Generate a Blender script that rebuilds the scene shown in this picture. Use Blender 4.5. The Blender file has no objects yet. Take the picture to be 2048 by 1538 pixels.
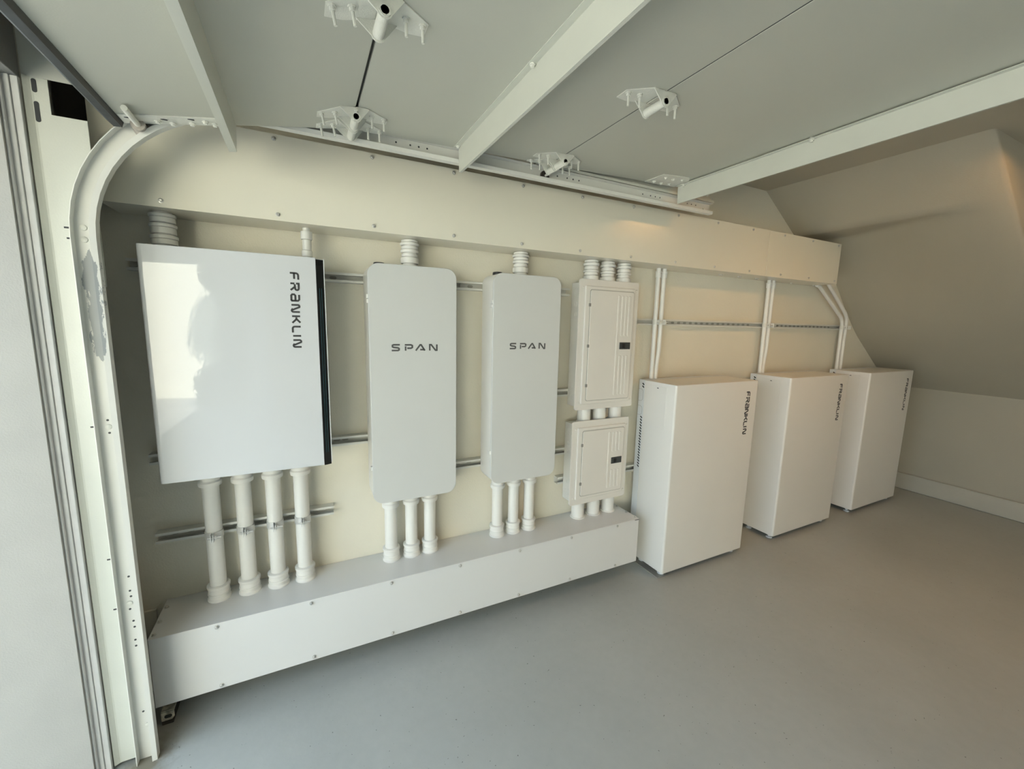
import bpy, math, random
from mathutils import Vector, Matrix
random.seed(7)
scene = bpy.context.scene
col = scene.collection

# ------------------------------------------------------------------ camera
F_PX, YAW, PITCH, ROLL = 831.4076, 0.466846, 0.145241, 0.022359
CAM = Vector((0.8011, -1.9966, 1.51847))
fw = Vector((math.sin(YAW)*math.cos(PITCH), math.cos(YAW)*math.cos(PITCH), -math.sin(PITCH)))
rt0 = Vector((math.cos(YAW), -math.sin(YAW), 0)); up0 = rt0.cross(fw)
rt = rt0*math.cos(ROLL)+up0*math.sin(ROLL); up = -rt0*math.sin(ROLL)+up0*math.cos(ROLL)
cd = bpy.data.cameras.new('camera'); cam = bpy.data.objects.new('camera', cd); col.objects.link(cam)
cd.sensor_fit = 'HORIZONTAL'; cd.sensor_width = 36.0; cd.lens = 36.0*F_PX/2048.0; cd.clip_start = 0.02
m = Matrix((rt, up, -fw)).transposed().to_4x4(); m.translation = CAM; cam.matrix_world = m
scene.camera = cam

# ------------------------------------------------------------------ light
SKY = 2.5
wd = bpy.data.worlds.new('sky'); scene.world = wd; wd.use_nodes = True
bg = wd.node_tree.nodes['Background']; bg.inputs[0].default_value = (0.66, 0.83, 1.0, 1); bg.inputs[1].default_value = SKY
sd = bpy.data.lights.new('sun', 'SUN'); sd.energy = 26.0; sd.angle = math.radians(0.6); sd.color = (1, .97, .90)
sun = bpy.data.objects.new('sun', sd); col.objects.link(sun)
sun.rotation_euler = Vector((-.38, -.55, -.74)).to_track_quat('-Z', 'Y').to_euler()
pd = bpy.data.lights.new('door_opening_portal', 'AREA'); pd.shape = 'RECTANGLE'; pd.size = 2.1; pd.size_y = 4.93
pd.cycles.is_portal = True
po = bpy.data.objects.new('door_opening_portal', pd); col.objects.link(po)
po.matrix_world = Matrix(((0,0,-1,-.19),(0,1,0,-2.835),(1,0,0,1.06),(0,0,0,1)))
scene.view_settings.view_transform = 'Standard'; scene.view_settings.look = 'None'
scene.view_settings.gamma = 1.0; scene.view_settings.use_curve_mapping = False
scene.view_settings.exposure = 0.88
LAMP = 34.0

# ------------------------------------------------------------------ materials
def mat(name, color, rough=.5, metal=0.0, noise=0.0, nscale=6.0, bump=0.0, bscale=120.0, spec=.5, coat=0.0, emit=0.0, ecol=None):
    m = bpy.data.materials.new(name); m.use_nodes = True
    nt = m.node_tree; b = nt.nodes['Principled BSDF']
    b.inputs['Base Color'].default_value = (*color, 1); b.inputs['Roughness'].default_value = rough
    b.inputs['Metallic'].default_value = metal; b.inputs['Specular IOR Level'].default_value = spec
    b.inputs['Coat Weight'].default_value = coat; b.inputs['Coat Roughness'].default_value = .03
    if emit: b.inputs['Emission Color'].default_value = (*(ecol or color), 1); b.inputs['Emission Strength'].default_value = emit
    tc = nt.nodes.new('ShaderNodeTexCoord')
    if noise:
        n = nt.nodes.new('ShaderNodeTexNoise'); n.inputs['Scale'].default_value = nscale; n.inputs['Detail'].default_value = 5
        nt.links.new(tc.outputs['Object'], n.inputs['Vector'])
        r = nt.nodes.new('ShaderNodeValToRGB')
        r.color_ramp.elements[0].position = .3; r.color_ramp.elements[1].position = .7
        r.color_ramp.elements[0].color = (*[c*(1-noise) for c in color], 1); r.color_ramp.elements[1].color = (*[min(1, c*(1+noise)) for c in color], 1)
        nt.links.new(n.outputs['Fac'], r.inputs['Fac']); nt.links.new(r.outputs['Color'], b.inputs['Base Color'])
    if bump:
        n2 = nt.nodes.new('ShaderNodeTexNoise'); n2.inputs['Scale'].default_value = bscale; n2.inputs['Detail'].default_value = 2
        nt.links.new(tc.outputs['Object'], n2.inputs['Vector'])
        bp = nt.nodes.new('ShaderNodeBump'); bp.inputs['Strength'].default_value = bump; bp.inputs['Distance'].default_value = .004
        nt.links.new(n2.outputs['Fac'], bp.inputs['Height']); nt.links.new(bp.outputs['Normal'], b.inputs['Normal'])
    return m

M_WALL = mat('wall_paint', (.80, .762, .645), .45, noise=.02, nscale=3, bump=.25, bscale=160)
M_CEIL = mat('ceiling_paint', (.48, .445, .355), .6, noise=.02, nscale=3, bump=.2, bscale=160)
M_KNEE = mat('right_wall_dimmed', (.43, .405, .32), .5, noise=.02, nscale=3, bump=.25, bscale=160)  # wall colour darkened to hold the dim light of the far corner
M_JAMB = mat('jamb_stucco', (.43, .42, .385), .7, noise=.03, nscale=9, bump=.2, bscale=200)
M_TRIM = mat('jamb_trim_paint', (.62, .62, .60), .5, noise=.05, nscale=14, bump=.1)
M_DARKWOOD = mat('bare_dark_framing', (.035, .031, .026), .8, noise=.15, nscale=20)
M_HEAD = mat('header_shaded', (.20, .20, .19), .7, noise=.12, nscale=14, bump=.2)  # the header's unlit look is put into this dark colour
M_DOOR = mat('door_panel_paint', (.525, .525, .455), .42, noise=.015, nscale=2, bump=.05, bscale=260)
M_STEEL = mat('white_painted_steel', (.61, .615, .54), .32, noise=.02, nscale=8, bump=.05, bscale=200)
M_HARD = mat('painted_hardware', (.74, .735, .66), .4, noise=.05, nscale=40, bump=.2, bscale=300)
M_SCREW = mat('plated_screw', (.62, .61, .57), .35, metal=.6)
M_STRUT = mat('painted_strut', (.74, .735, .68), .38, noise=.03, nscale=15)
M_DUCT2 = mat('trough_enamel_cool_lit', (.735, .735, .72), .26, noise=.012, nscale=3, bump=.02, bscale=30)  # cool daylight on the lower trough put into its colour
M_DUCT = mat('trough_enamel_warm_lit', (.82, .785, .665), .24, noise=.012, nscale=3, bump=.02, bscale=30)  # warm light on the upper trough put into its colour
M_PVC = mat('painted_pvc', (.82, .815, .775), .28, noise=.015, nscale=12, bump=.04, bscale=120)
M_GLOSS = mat('gloss_white_cover', (.655, .668, .675), .006, spec=.5)
M_BODY = mat('satin_white_body', (.74, .745, .745), .3)
M_BLACKG = mat('black_glass_strip', (.006, .008, .010), .06, coat=1.0)
M_LINE = mat('teal_light_line', (.05, .12, .14), .2)
M_SMART = mat('pale_grey_enamel', (.665, .675, .655), .33, noise=.012, nscale=4, bump=.04, bscale=260)
M_SMARTB = mat('white_enamel_body', (.76, .75, .71), .34, bump=.04, bscale=260)
M_BREAK = mat('cream_white_enamel', (.78, .755, .70), .34, noise=.012, nscale=6, bump=.04, bscale=200)
M_BREAKB = mat('breaker_box_side', (.70, .70, .66), .38, noise=.02, nscale=9)
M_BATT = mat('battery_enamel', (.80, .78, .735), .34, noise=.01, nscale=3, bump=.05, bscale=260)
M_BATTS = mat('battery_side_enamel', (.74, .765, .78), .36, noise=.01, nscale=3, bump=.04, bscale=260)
M_INK = mat('dark_lettering', (.045, .045, .045), .4)
M_INK2 = mat('grey_lettering', (.10, .10, .098), .4)
M_BLACK = mat('black_plastic', (.012, .012, .013), .4)
M_DKGREY = mat('dark_grey_latch', (.05, .055, .055), .4)
M_HOLE = mat('dark_hole_fill', (.035, .037, .038), .7)  # flat dark fill painting the unlit depth of slots, bores and gaps
M_GAP = mat('door_gap_paint', (.46, .45, .41), .6)
M_PSLOT = mat('faint_slot_fill', (.42, .41, .36), .6)  # lighter flat fill for the fainter strut slots
M_GREYPIN = mat('grey_hinge_pin', (.24, .23, .21), .5)
M_RUBBER = mat('grey_rubber_seal', (.05, .056, .058), .6, noise=.2, nscale=30)
M_ROLLER = mat('worn_roller', (.42, .38, .33), .5, noise=.2, nscale=60)
M_DKROLL = mat('dark_roller', (.05, .04, .034), .5)
M_ZINC = mat('zinc_clamp', (.72, .72, .70), .3, metal=.35, noise=.05, nscale=40)
M_RUST = mat('chipped_bracket', (.55, .52, .42), .6, noise=.6, nscale=45)
M_KERB = mat('painted_kerb', (.47, .455, .38), .5, noise=.04, nscale=5, bump=.3, bscale=60)
M_SHIM = mat('aluminium_shim', (.42, .41, .38), .4, metal=.5)
M_PEN = mat('marker_pen', (.03, .03, .03), .6)
M_LAMP = mat('lamp_diffuser', (1, .9, .75), .5, emit=LAMP, ecol=(1, .52, .17))
M_LAMP2 = mat('lamp_diffuser_dim', (1, .9, .75), .5, emit=LAMP*.12, ecol=(1, .52, .17))
M_LBODY = mat('lamp_housing', (.8, .8, .78), .5)
M_DRIVE = mat('driveway_concrete', (.24, .24, .225), .9, noise=.1, nscale=3)
M_OUTW = mat('outside_stucco', (.84, .81, .66), .9, noise=.04, nscale=4)
M_OUTT = mat('outside_trim', (.02, .019, .016), .8)
M_LEAF = mat('hedge_leaves', (.022, .04, .014), .6, noise=.4, nscale=9)

# floor: grey painted concrete with flecks and dirt
M_FLOOR = bpy.data.materials.new('painted_concrete_floor'); M_FLOOR.use_nodes = True
nt = M_FLOOR.node_tree; b = nt.nodes['Principled BSDF']; b.inputs['Roughness'].default_value = .26; b.inputs['Specular IOR Level'].default_value = .45
tc = nt.nodes.new('ShaderNodeTexCoord')
def nz(scale, det=4, rough=.5):
    n = nt.nodes.new('ShaderNodeTexNoise'); n.inputs['Scale'].default_value = scale; n.inputs['Detail'].default_value = det
    n.inputs['Roughness'].default_value = rough; nt.links.new(tc.outputs['Object'], n.inputs['Vector']); return n
def ramp(src, p0, c0, p1, c1):
    r = nt.nodes.new('ShaderNodeValToRGB'); r.color_ramp.elements[0].position = p0; r.color_ramp.elements[1].position = p1
    r.color_ramp.elements[0].color = (*c0, 1); r.color_ramp.elements[1].color = (*c1, 1); nt.links.new(src, r.inputs['Fac']); return r
def mulc(a, bb, fac=1.0):
    x = nt.nodes.new('ShaderNodeMix'); x.data_type = 'RGBA'; x.blend_type = 'MULTIPLY'; x.inputs[0].default_value = fac
    nt.links.new(a, x.inputs[6]); nt.links.new(bb, x.inputs[7]); return x.outputs[2]
base = ramp(nz(1.6, 6).outputs['Fac'], .3, (.405, .42, .395), .7, (.46, .475, .45))
fine = ramp(nz(26, 3).outputs['Fac'], .3, (.96, .96, .96), .7, (1, 1, 1))
fleck = ramp(nz(95, 2).outputs['Fac'], .235, (.35, .34, .32), .26, (1, 1, 1))
# grimy rust patch on the concrete around the foot of the door track
vd = nt.nodes.new('ShaderNodeVectorMath'); vd.operation = 'DISTANCE'; nt.links.new(tc.outputs['Object'], vd.inputs[0]); vd.inputs[1].default_value = (-2.755, 2.585, .12)
ad = nt.nodes.new('ShaderNodeMath'); ad.operation = 'MULTIPLY_ADD'; nt.links.new(nz(22, 6, .65).outputs['Fac'], ad.inputs[0]); ad.inputs[1].default_value = .16; nt.links.new(vd.outputs['Value'], ad.inputs[2])
stain = ramp(ad.outputs[0], .10, (.50, .43, .34), .19, (1, 1, 1))
nt.links.new(mulc(mulc(mulc(base.outputs[0], fine.outputs[0]), fleck.outputs[0]), stain.outputs[0]), b.inputs['Base Color'])
rr = nt.nodes.new('ShaderNodeMapRange'); nt.links.new(nz(5, 4).outputs['Fac'], rr.inputs['Value'])
rr.inputs['To Min'].default_value = .30; rr.inputs['To Max'].default_value = .42; nt.links.new(rr.outputs[0], b.inputs['Roughness'])
bp = nt.nodes.new('ShaderNodeBump'); bp.inputs['Strength'].default_value = .12; bp.inputs['Distance'].default_value = .004
nt.links.new(nz(60, 3).outputs['Fac'], bp.inputs['Height']); nt.links.new(bp.outputs['Normal'], b.inputs['Normal'])

# track: white paint worn through to grey metal on the upper part of the vertical run
M_TRACK = mat('track_paint_worn', (.76, .755, .70), .36)
nt = M_TRACK.node_tree; b = nt.nodes['Principled BSDF']; tc = [n for n in nt.nodes if n.type == 'TEX_COORD'][0]
sx = nt.nodes.new('ShaderNodeSeparateXYZ'); nt.links.new(tc.outputs['Object'], sx.inputs[0])
def mth(op, a, c=None):
    n = nt.nodes.new('ShaderNodeMath'); n.operation = op
    for i, v in enumerate((a, c)):
        if v is None: continue
        if isinstance(v, (int, float)): n.inputs[i].default_value = v
        else: nt.links.new(v, n.inputs[i])
    return n.outputs[0]
n1 = nt.nodes.new('ShaderNodeTexNoise'); n1.inputs['Scale'].default_value = 26; n1.inputs['Detail'].default_value = 9; n1.inputs['Roughness'].default_value = .72
mp = nt.nodes.new('ShaderNodeMapping'); mp.inputs['Scale'].default_value = (3.0, 1, .8)
nt.links.new(tc.outputs['Object'], mp.inputs[0]); nt.links.new(mp.outputs[0], n1.inputs['Vector'])
zz = sx.outputs['Z']; xx = sx.outputs['X']
win = mth('MULTIPLY', mth('SMOOTH_MIN', mth('MULTIPLY', mth('SUBTRACT', zz, 1.36), 5.0), 1.0), mth('MULTIPLY', mth('SUBTRACT', 1.735, zz), 14.0))
half = mth('SUBTRACT', mth('MINIMUM', win, 1.0), mth('MULTIPLY', mth('ABSOLUTE', mth('SUBTRACT', xx, .003)), 30.0))
mask = mth('GREATER_THAN', mth('ADD', half, mth('MULTIPLY', n1.outputs['Fac'], 1.5)), 1.18)
mx = nt.nodes.new('ShaderNodeMix'); mx.data_type = 'RGBA'; nt.links.new(mask, mx.inputs[0])
mx.inputs[6].default_value = (.76, .755, .70, 1); mx.inputs[7].default_value = (.33, .35, .35, 1)
nt.links.new(mx.outputs[2], b.inputs['Base Color'])

# ------------------------------------------------------------------ mesh helpers
ORG = {}
class MB:
    def __init__(s): s.v = []; s.f = []
    def add(s, vs, fs):
        o = len(s.v); s.v += [tuple(p) for p in vs]; s.f += [tuple(i+o for i in f) for f in fs]; return s
    def box(s, x0, x1, y0, y1, z0, z1):
        vs = [(x, y, z) for z in (z0, z1) for y in (y0, y1) for x in (x0, x1)]
        return s.add(vs, [(0,2,3,1),(4,5,7,6),(0,1,5,4),(2,6,7,3),(0,4,6,2),(1,3,7,5)])
    def prism(s, poly, axis, a, bb):
        # poly in the two other axes, in cyclic order x:(y,z) y:(x,z) z:(x,y)
        def P(p, t): return {'x': (t, p[0], p[1]), 'y': (p[0], t, p[1]), 'z': (p[0], p[1], t)}[axis]
        n = len(poly); vs = [P(p, a) for p in poly]+[P(p, bb) for p in poly]
        return s.add(vs, [tuple(range(n)), tuple(range(2*n-1, n-1, -1))]+[(i, n+i, n+(i+1) % n, (i+1) % n) for i in range(n)])
    def tube(s, pts, r, n=16, cap=True):
        pts = [Vector(p) for p in pts]; rings = []
        t0 = (pts[1]-pts[0]).normalized(); a = t0.orthogonal().normalized()
        for i, p in enumerate(pts):
            t = ((pts[min(i+1, len(pts)-1)]-pts[max(i-1, 0)])).normalized()
            a = (a-t*a.dot(t)).normalized(); c = t.cross(a)
            rings.append([p+(a*math.cos(k*2*math.pi/n)+c*math.sin(k*2*math.pi/n))*r for k in range(n)])
        return s._rings(rings, n, cap)
    def lathe(s, prof, origin, axis='z', n=20):
        # prof: list of (radius, distance along axis)
        o = Vector(origin); ax = {'x': Vector((1,0,0)), 'y': Vector((0,1,0)), 'z': Vector((0,0,1))}[axis] if isinstance(axis, str) else Vector(axis).normalized()
        a = ax.orthogonal().normalized(); c = ax.cross(a)
        return s._rings([[o+ax*t+(a*math.cos(k*2*math.pi/n)+c*math.sin(k*2*math.pi/n))*max(r, 1e-5) for k in range(n)] for r, t in prof], n, True)
    def _rings(s, rings, n, cap):
        vs = [p for r in rings for p in r]; fs = []
        for i in range(len(rings)-1):
            for k in range(n): fs.append((i*n+k, i*n+(k+1) % n, (i+1)*n+(k+1) % n, (i+1)*n+k))
        if cap: fs += [tuple(range(n-1, -1, -1)), tuple(range((len(rings)-1)*n, len(rings)*n))]
        return s.add(vs, fs)
    def sweep(s, poly, frames):
        # poly of (a,b); frames of functions mapping (a,b)->point
        n = len(poly); return s._rings([[fr(a, bb) for a, bb in poly] for fr in frames], n, True)
    def mesh(s, name, m, org=(0,0,0), smooth=30, bevel=0):
        me = bpy.data.meshes.new(name); ox, oy, oz = org
        me.from_pydata([(x-ox, y-oy, z-oz) for x, y, z in s.v], [], s.f)
        import bmesh
        bm = bmesh.new(); bm.from_mesh(me); bmesh.ops.recalc_face_normals(bm, faces=bm.faces[:]); bm.to_mesh(me); bm.free()
        me.materials.append(m)
        if smooth:
            me.polygons.foreach_set('use_smooth', [True]*len(me.polygons)); me.set_sharp_from_angle(angle=math.radians(smooth))
        return me
    def build(s, name, m, parent=None, smooth=30, bevel=0, seg=2, label=None):
        if parent is None:
            xs, ys, zs = zip(*s.v); org = ((min(xs)+max(xs))/2, (min(ys)+max(ys))/2, min(zs))
        else: org = ORG[parent]
        o = bpy.data.objects.new(name, s.mesh(name, m, org, smooth)); col.objects.link(o); ORG[o] = org
        if parent is None: o.location = org
        else: o.parent = parent
        if bevel:
            md = o.modifiers.new('bevel', 'BEVEL'); md.width = bevel; md.segments = seg; md.limit_method = 'ANGLE'; md.angle_limit = math.radians(40); md.harden_normals = False
        if label: o['label'] = label
        return o
def thing(name, label, cat, org, group=None):
    o = bpy.data.objects.new(name, None); o.empty_display_size = .05; col.objects.link(o); o.location = org; ORG[o] = tuple(org)
    o['label'] = label; o['category'] = cat
    if group: o['group'] = group
    return o
def tag(o, label, cat, group=None):
    o['label'] = label; o['category'] = cat
    if group: o['group'] = group
    return o
def struct(name, mb, m, **k):
    o = mb.build(name, m, **k); o['kind'] = 'structure'; return o
def piece(name, me, parent, loc, rot=None):
    o = bpy.data.objects.new(name, me); col.objects.link(o); o.parent = parent
    org = ORG[parent]; o.location = (loc[0]-org[0], loc[1]-org[1], loc[2]-org[2])
    if rot: o.rotation_euler = rot
    ORG[o] = tuple(loc); return o
def rrect(x0, x1, z0, z1, r, n=5):
    p = []
    for cx, cz, a0 in ((x1-r, z1-r, 0), (x0+r, z1-r, 90), (x0+r, z0+r, 180), (x1-r, z0+r, 270)):
        for k in range(n+1):
            a = math.radians(a0+90*k/n); p.append((cx+r*math.cos(a), cz+r*math.sin(a)))
    return p
def stroke(pl, w):
    # outline of an open polyline as left/right points with mitres
    L = []; R = []
    for i, p in enumerate(pl):
        p = Vector((p[0], p[1])); ds = []
        if i > 0: ds.append((p-Vector(pl[i-1][:2])).normalized())
        if i < len(pl)-1: ds.append((Vector(pl[i+1][:2])-p).normalized())
        t = sum(ds, Vector((0, 0))).normalized(); nrm = Vector((-t.y, t.x)); k = w/2/max(.35, nrm.dot(Vector((-ds[0].y, ds[0].x))))
        L.append(p+nrm*k); R.append(p-nrm*k)
    return L, R
def thick(pl, w):
    L, R = stroke(pl, w); return [tuple(p) for p in L]+[tuple(p) for p in reversed(R)]
def arcpts(cx, cz, r, a0, a1, n=6): return [(cx+r*math.cos(math.radians(a0+(a1-a0)*k/n)), cz+r*math.sin(math.radians(a0+(a1-a0)*k/n))) for k in range(n+1)]

# shared small pieces (axis towards -y unless rotated)
SCREW = MB().lathe([(.0, .0), (.0080, 0), (.0080, -.0018), (.0052, -.0022), (.0052, -.0068), (.0040, -.0078), (0, -.0078)], (0,0,0), 'y', 8).mesh('screw', M_SCREW)
SMALLSCREW = MB().lathe([(0, 0), (.0055, 0), (.0050, -.0022), (.0022, -.0036), (0, -.0036)], (0,0,0), 'y', 8).mesh('screw', M_BREAK)
BOLT = MB().lathe([(0, 0), (.0085, 0), (.0085, .003), (.0062, .003), (.0062, .0095), (.0035, .0100), (.0035, .036), (0, .036)], (0,0,0), (0,0,-1), 8).mesh('screw', M_HARD)
NUT = MB().lathe([(0, 0), (.0085, 0), (.0085, .003), (.0055, .0035), (.0055, .008), (0, .009)], (0,0,0), (0,0,-1), 8).mesh('bolt', M_HARD)
PIP = MB().lathe([(0, 0), (.0035, 0), (.0030, -.0012), (0, -.0015)], (0,0,0), 'y', 8).mesh('rivet', M_DKGREY)

# ------------------------------------------------------------------ room shell
YO = -6.0                      # wall opposite
struct('floor', MB().box(-.2, 6.2, YO, .12, -.12, 0), M_FLOOR)
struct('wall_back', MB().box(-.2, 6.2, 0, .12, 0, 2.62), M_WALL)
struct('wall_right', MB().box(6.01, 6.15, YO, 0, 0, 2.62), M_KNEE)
struct('baseboard_right', MB().box(5.985, 6.01, YO, -.0, 0, .16), M_KERB, bevel=.008)
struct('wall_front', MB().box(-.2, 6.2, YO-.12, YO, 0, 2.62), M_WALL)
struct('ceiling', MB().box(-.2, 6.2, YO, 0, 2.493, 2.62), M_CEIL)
# boxed stair soffit: slope on its underside, upright cheek at y=-1.107
sof = MB(); xs = [3.80+.0442*k for k in range(51)]; ys = [-1.107, -1.10, -1.08, -1.0]+[-.9+.06*k for k in range(16)]
def sst(a, bb, v): v = max(0, min(1, (v-a)/(bb-a))); return v*v*(3-2*v)
def zs(x, y):
    z = 2.493-(x-3.80)*.6760; b_ = .2*sst(3.98, 4.38, x)*(1-sst(4.50, 5.35, x))*sst(-1.08, -.16, y); z = max(z, min(z+b_, 2.222))
    return min(2.493, z)+(.018 if y < -1.106 else .004 if y < -1.099 else 0)
n_ = len(ys); vs = [(x, y, zs(x, y)) for x in xs for y in ys]
fs = [(i*n_+j, i*n_+j+1, (i+1)*n_+j+1, (i+1)*n_+j) for i in range(50) for j in range(n_-1)]
k0 = len(vs); vs += [(xs[0], -1.107, 2.52), (xs[0], 0, 2.52), (xs[-1], -1.107, 2.52), (xs[-1], 0, 2.52)]
fs += [tuple(i*n_ for i in range(51))+(k0+2, k0), tuple(i*n_+n_-1 for i in range(50, -1, -1))+(k0+1, k0+3), (k0, k0+1)+tuple(range(n_-1, -1, -1)), (k0+2,)+tuple(50*n_+j for j in range(n_))+(k0+3,), (k0, k0+2, k0+3, k0+1)]
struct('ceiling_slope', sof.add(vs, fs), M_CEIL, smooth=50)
wl = MB().box(-.2, .132, -.37, 0, 0, 2.62).box(.132, .160, -.335, 0, 0, 2.62)
wl.box(-.2, .132, YO, -5.30, 0, 2.62)
struct('wall_left', wl, M_JAMB)
struct('wall_left_header', MB().box(-.2, .132, -5.30, -.37, 2.13, 2.62), M_JAMB)
struct('trim_1', MB().box(.132, .150, -.352, -.335, 0, 2.13).box(.150, .1655, -.348, -.335, 0, 2.13).box(.132, .138, -.362, -.352, 0, 2.13), M_TRIM, bevel=.0015)
struct('trim_2', MB().box(.132, .166, YO, -.335, 2.13, 2.49), M_HEAD, bevel=.002)
struct('trim_3', MB().box(.166, .236, -.16, -.001, 1.99, 2.49), M_DARKWOOD)
struct('trim_4', MB().box(.166, .226, -.012, -.0005, 0, .352), M_WALL)

# ------------------------------------------------------------------ upper and lower cable troughs
def trough(name, label, x0, x1, yf, zb, zt, covers, top_xs, bot_xs, ztop, zbot, lid):
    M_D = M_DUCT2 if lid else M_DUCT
    t = thing(name, label, 'trough', ((x0+x1)/2, 0, zb))
    b = MB().box(x0, x1, yf+.004, -.001, zb, zt)
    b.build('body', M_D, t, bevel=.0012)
    for a, c in covers:
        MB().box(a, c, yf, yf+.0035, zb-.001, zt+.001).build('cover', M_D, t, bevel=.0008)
    if lid:
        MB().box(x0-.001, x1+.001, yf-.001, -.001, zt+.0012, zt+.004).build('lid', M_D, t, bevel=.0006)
        for y in (-.06, -.15, -.225):
            for x in (x0+.012, x1-.012):
                piece('screw', SCREW, t, (x, y, zt+.004), (math.radians(-90), 0, 0))
    for x in top_xs: piece('screw', SCREW, t, (x, yf, ztop), (0, random.uniform(0, 1), 0))
    for x in bot_xs: piece('screw', SCREW, t, (x, yf, zbot), (0, random.uniform(0, 1), 0))
    return t
ux = [.405+.3355*k for k in range(13)]
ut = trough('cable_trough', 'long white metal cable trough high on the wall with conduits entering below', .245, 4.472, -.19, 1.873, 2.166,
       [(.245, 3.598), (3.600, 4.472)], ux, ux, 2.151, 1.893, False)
for k, x in enumerate((3.28, 3.30, 3.47, 3.49, 3.66, 3.68)):
    piece('screw', SCREW, ut, (x, -.085, 1.873), (math.radians(90), 0, 0))
for x in (4.14, 4.44): piece('screw', SCREW, ut, (x, -.045, 1.873), (math.radians(90), 0, 0))
lx = [.463+.3215*k for k in range(7)]
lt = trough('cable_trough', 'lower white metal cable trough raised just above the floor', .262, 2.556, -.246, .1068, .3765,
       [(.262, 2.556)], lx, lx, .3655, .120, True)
MB().box(2.525, 2.5562, -.2474, -.246, .3735, .3765).build('corner_gap', M_HOLE, lt)

# ------------------------------------------------------------------ strut channels
def channel_profile():
    # closed outline of a 41 mm channel open towards -y : (y, z)
    pl = [(-.0405, .0085), (-.0335, .0085)]
    return thick([(-.033, .0115), (-.0402, .0115), (-.0402, .0195), (-.0010, .0195), (-.0010, -.0195), (-.0402, -.0195), (-.0402, -.0115), (-.033, -.0115)], .0018)
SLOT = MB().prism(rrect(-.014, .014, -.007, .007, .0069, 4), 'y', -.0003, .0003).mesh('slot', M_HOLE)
SLOTP = MB().prism(rrect(-.014, .014, -.007, .007, .0069, 4), 'y', -.0003, .0003).mesh('slot', M_PSLOT)
def strut_channel(label, x0, x1, z, slots, group=None, bolts=(), dark=False):
    t = thing('strut_channel', label, 'strut', ((x0+x1)/2, 0, z-.0205), group)
    prof = [(y, z+dz) for y, dz in channel_profile()]
    MB().prism(prof, 'x', x0, x1).build('channel', M_STRUT, t, smooth=0)
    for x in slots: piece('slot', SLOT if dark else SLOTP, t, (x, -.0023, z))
    for x in bolts:
        MB().lathe([(0, 0), (.012, 0), (.012, -.003), (.007, -.0035), (.007, -.008), (0, -.008)], (x, -.0022, z), 'y', 10).build('bolt', M_STRUT, t)
    return t
def sl(a, c, step=.0508): return [a+step*k for k in range(int((c-a)/step)+1)]
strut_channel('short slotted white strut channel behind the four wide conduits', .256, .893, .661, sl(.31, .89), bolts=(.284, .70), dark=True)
strut_channel('long white strut channel behind the tops of the white cabinet and grey panels', .258, 2.13, 1.697, sl(.29, .34)+sl(.93, .97)+[1.46, 1.56], bolts=(.275, 1.51))
strut_channel('white strut channel behind the bottom of the glossy white cabinet', .262, 1.36, .979, sl(.30, .38)+[.92, .955], bolts=())
strut_channel('white strut channel between lower halves of the two grey panels and small breaker box', 1.08, 2.2, .790, [1.46, 1.56], bolts=(1.51,))
strut_channel('short white strut behind the bottom of the tall breaker box', 1.70, 2.2, 1.135, [])
strut_channel('short white strut behind the small breaker box reaching the nearest battery', 2.10, 2.72, .612, [2.66])
strut_channel('long white strut channel holding the three conduit pairs above the batteries', 2.60, 5.03, 1.548, sl(2.92, 3.80, .055)+sl(3.99, 4.84, .055))

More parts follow.
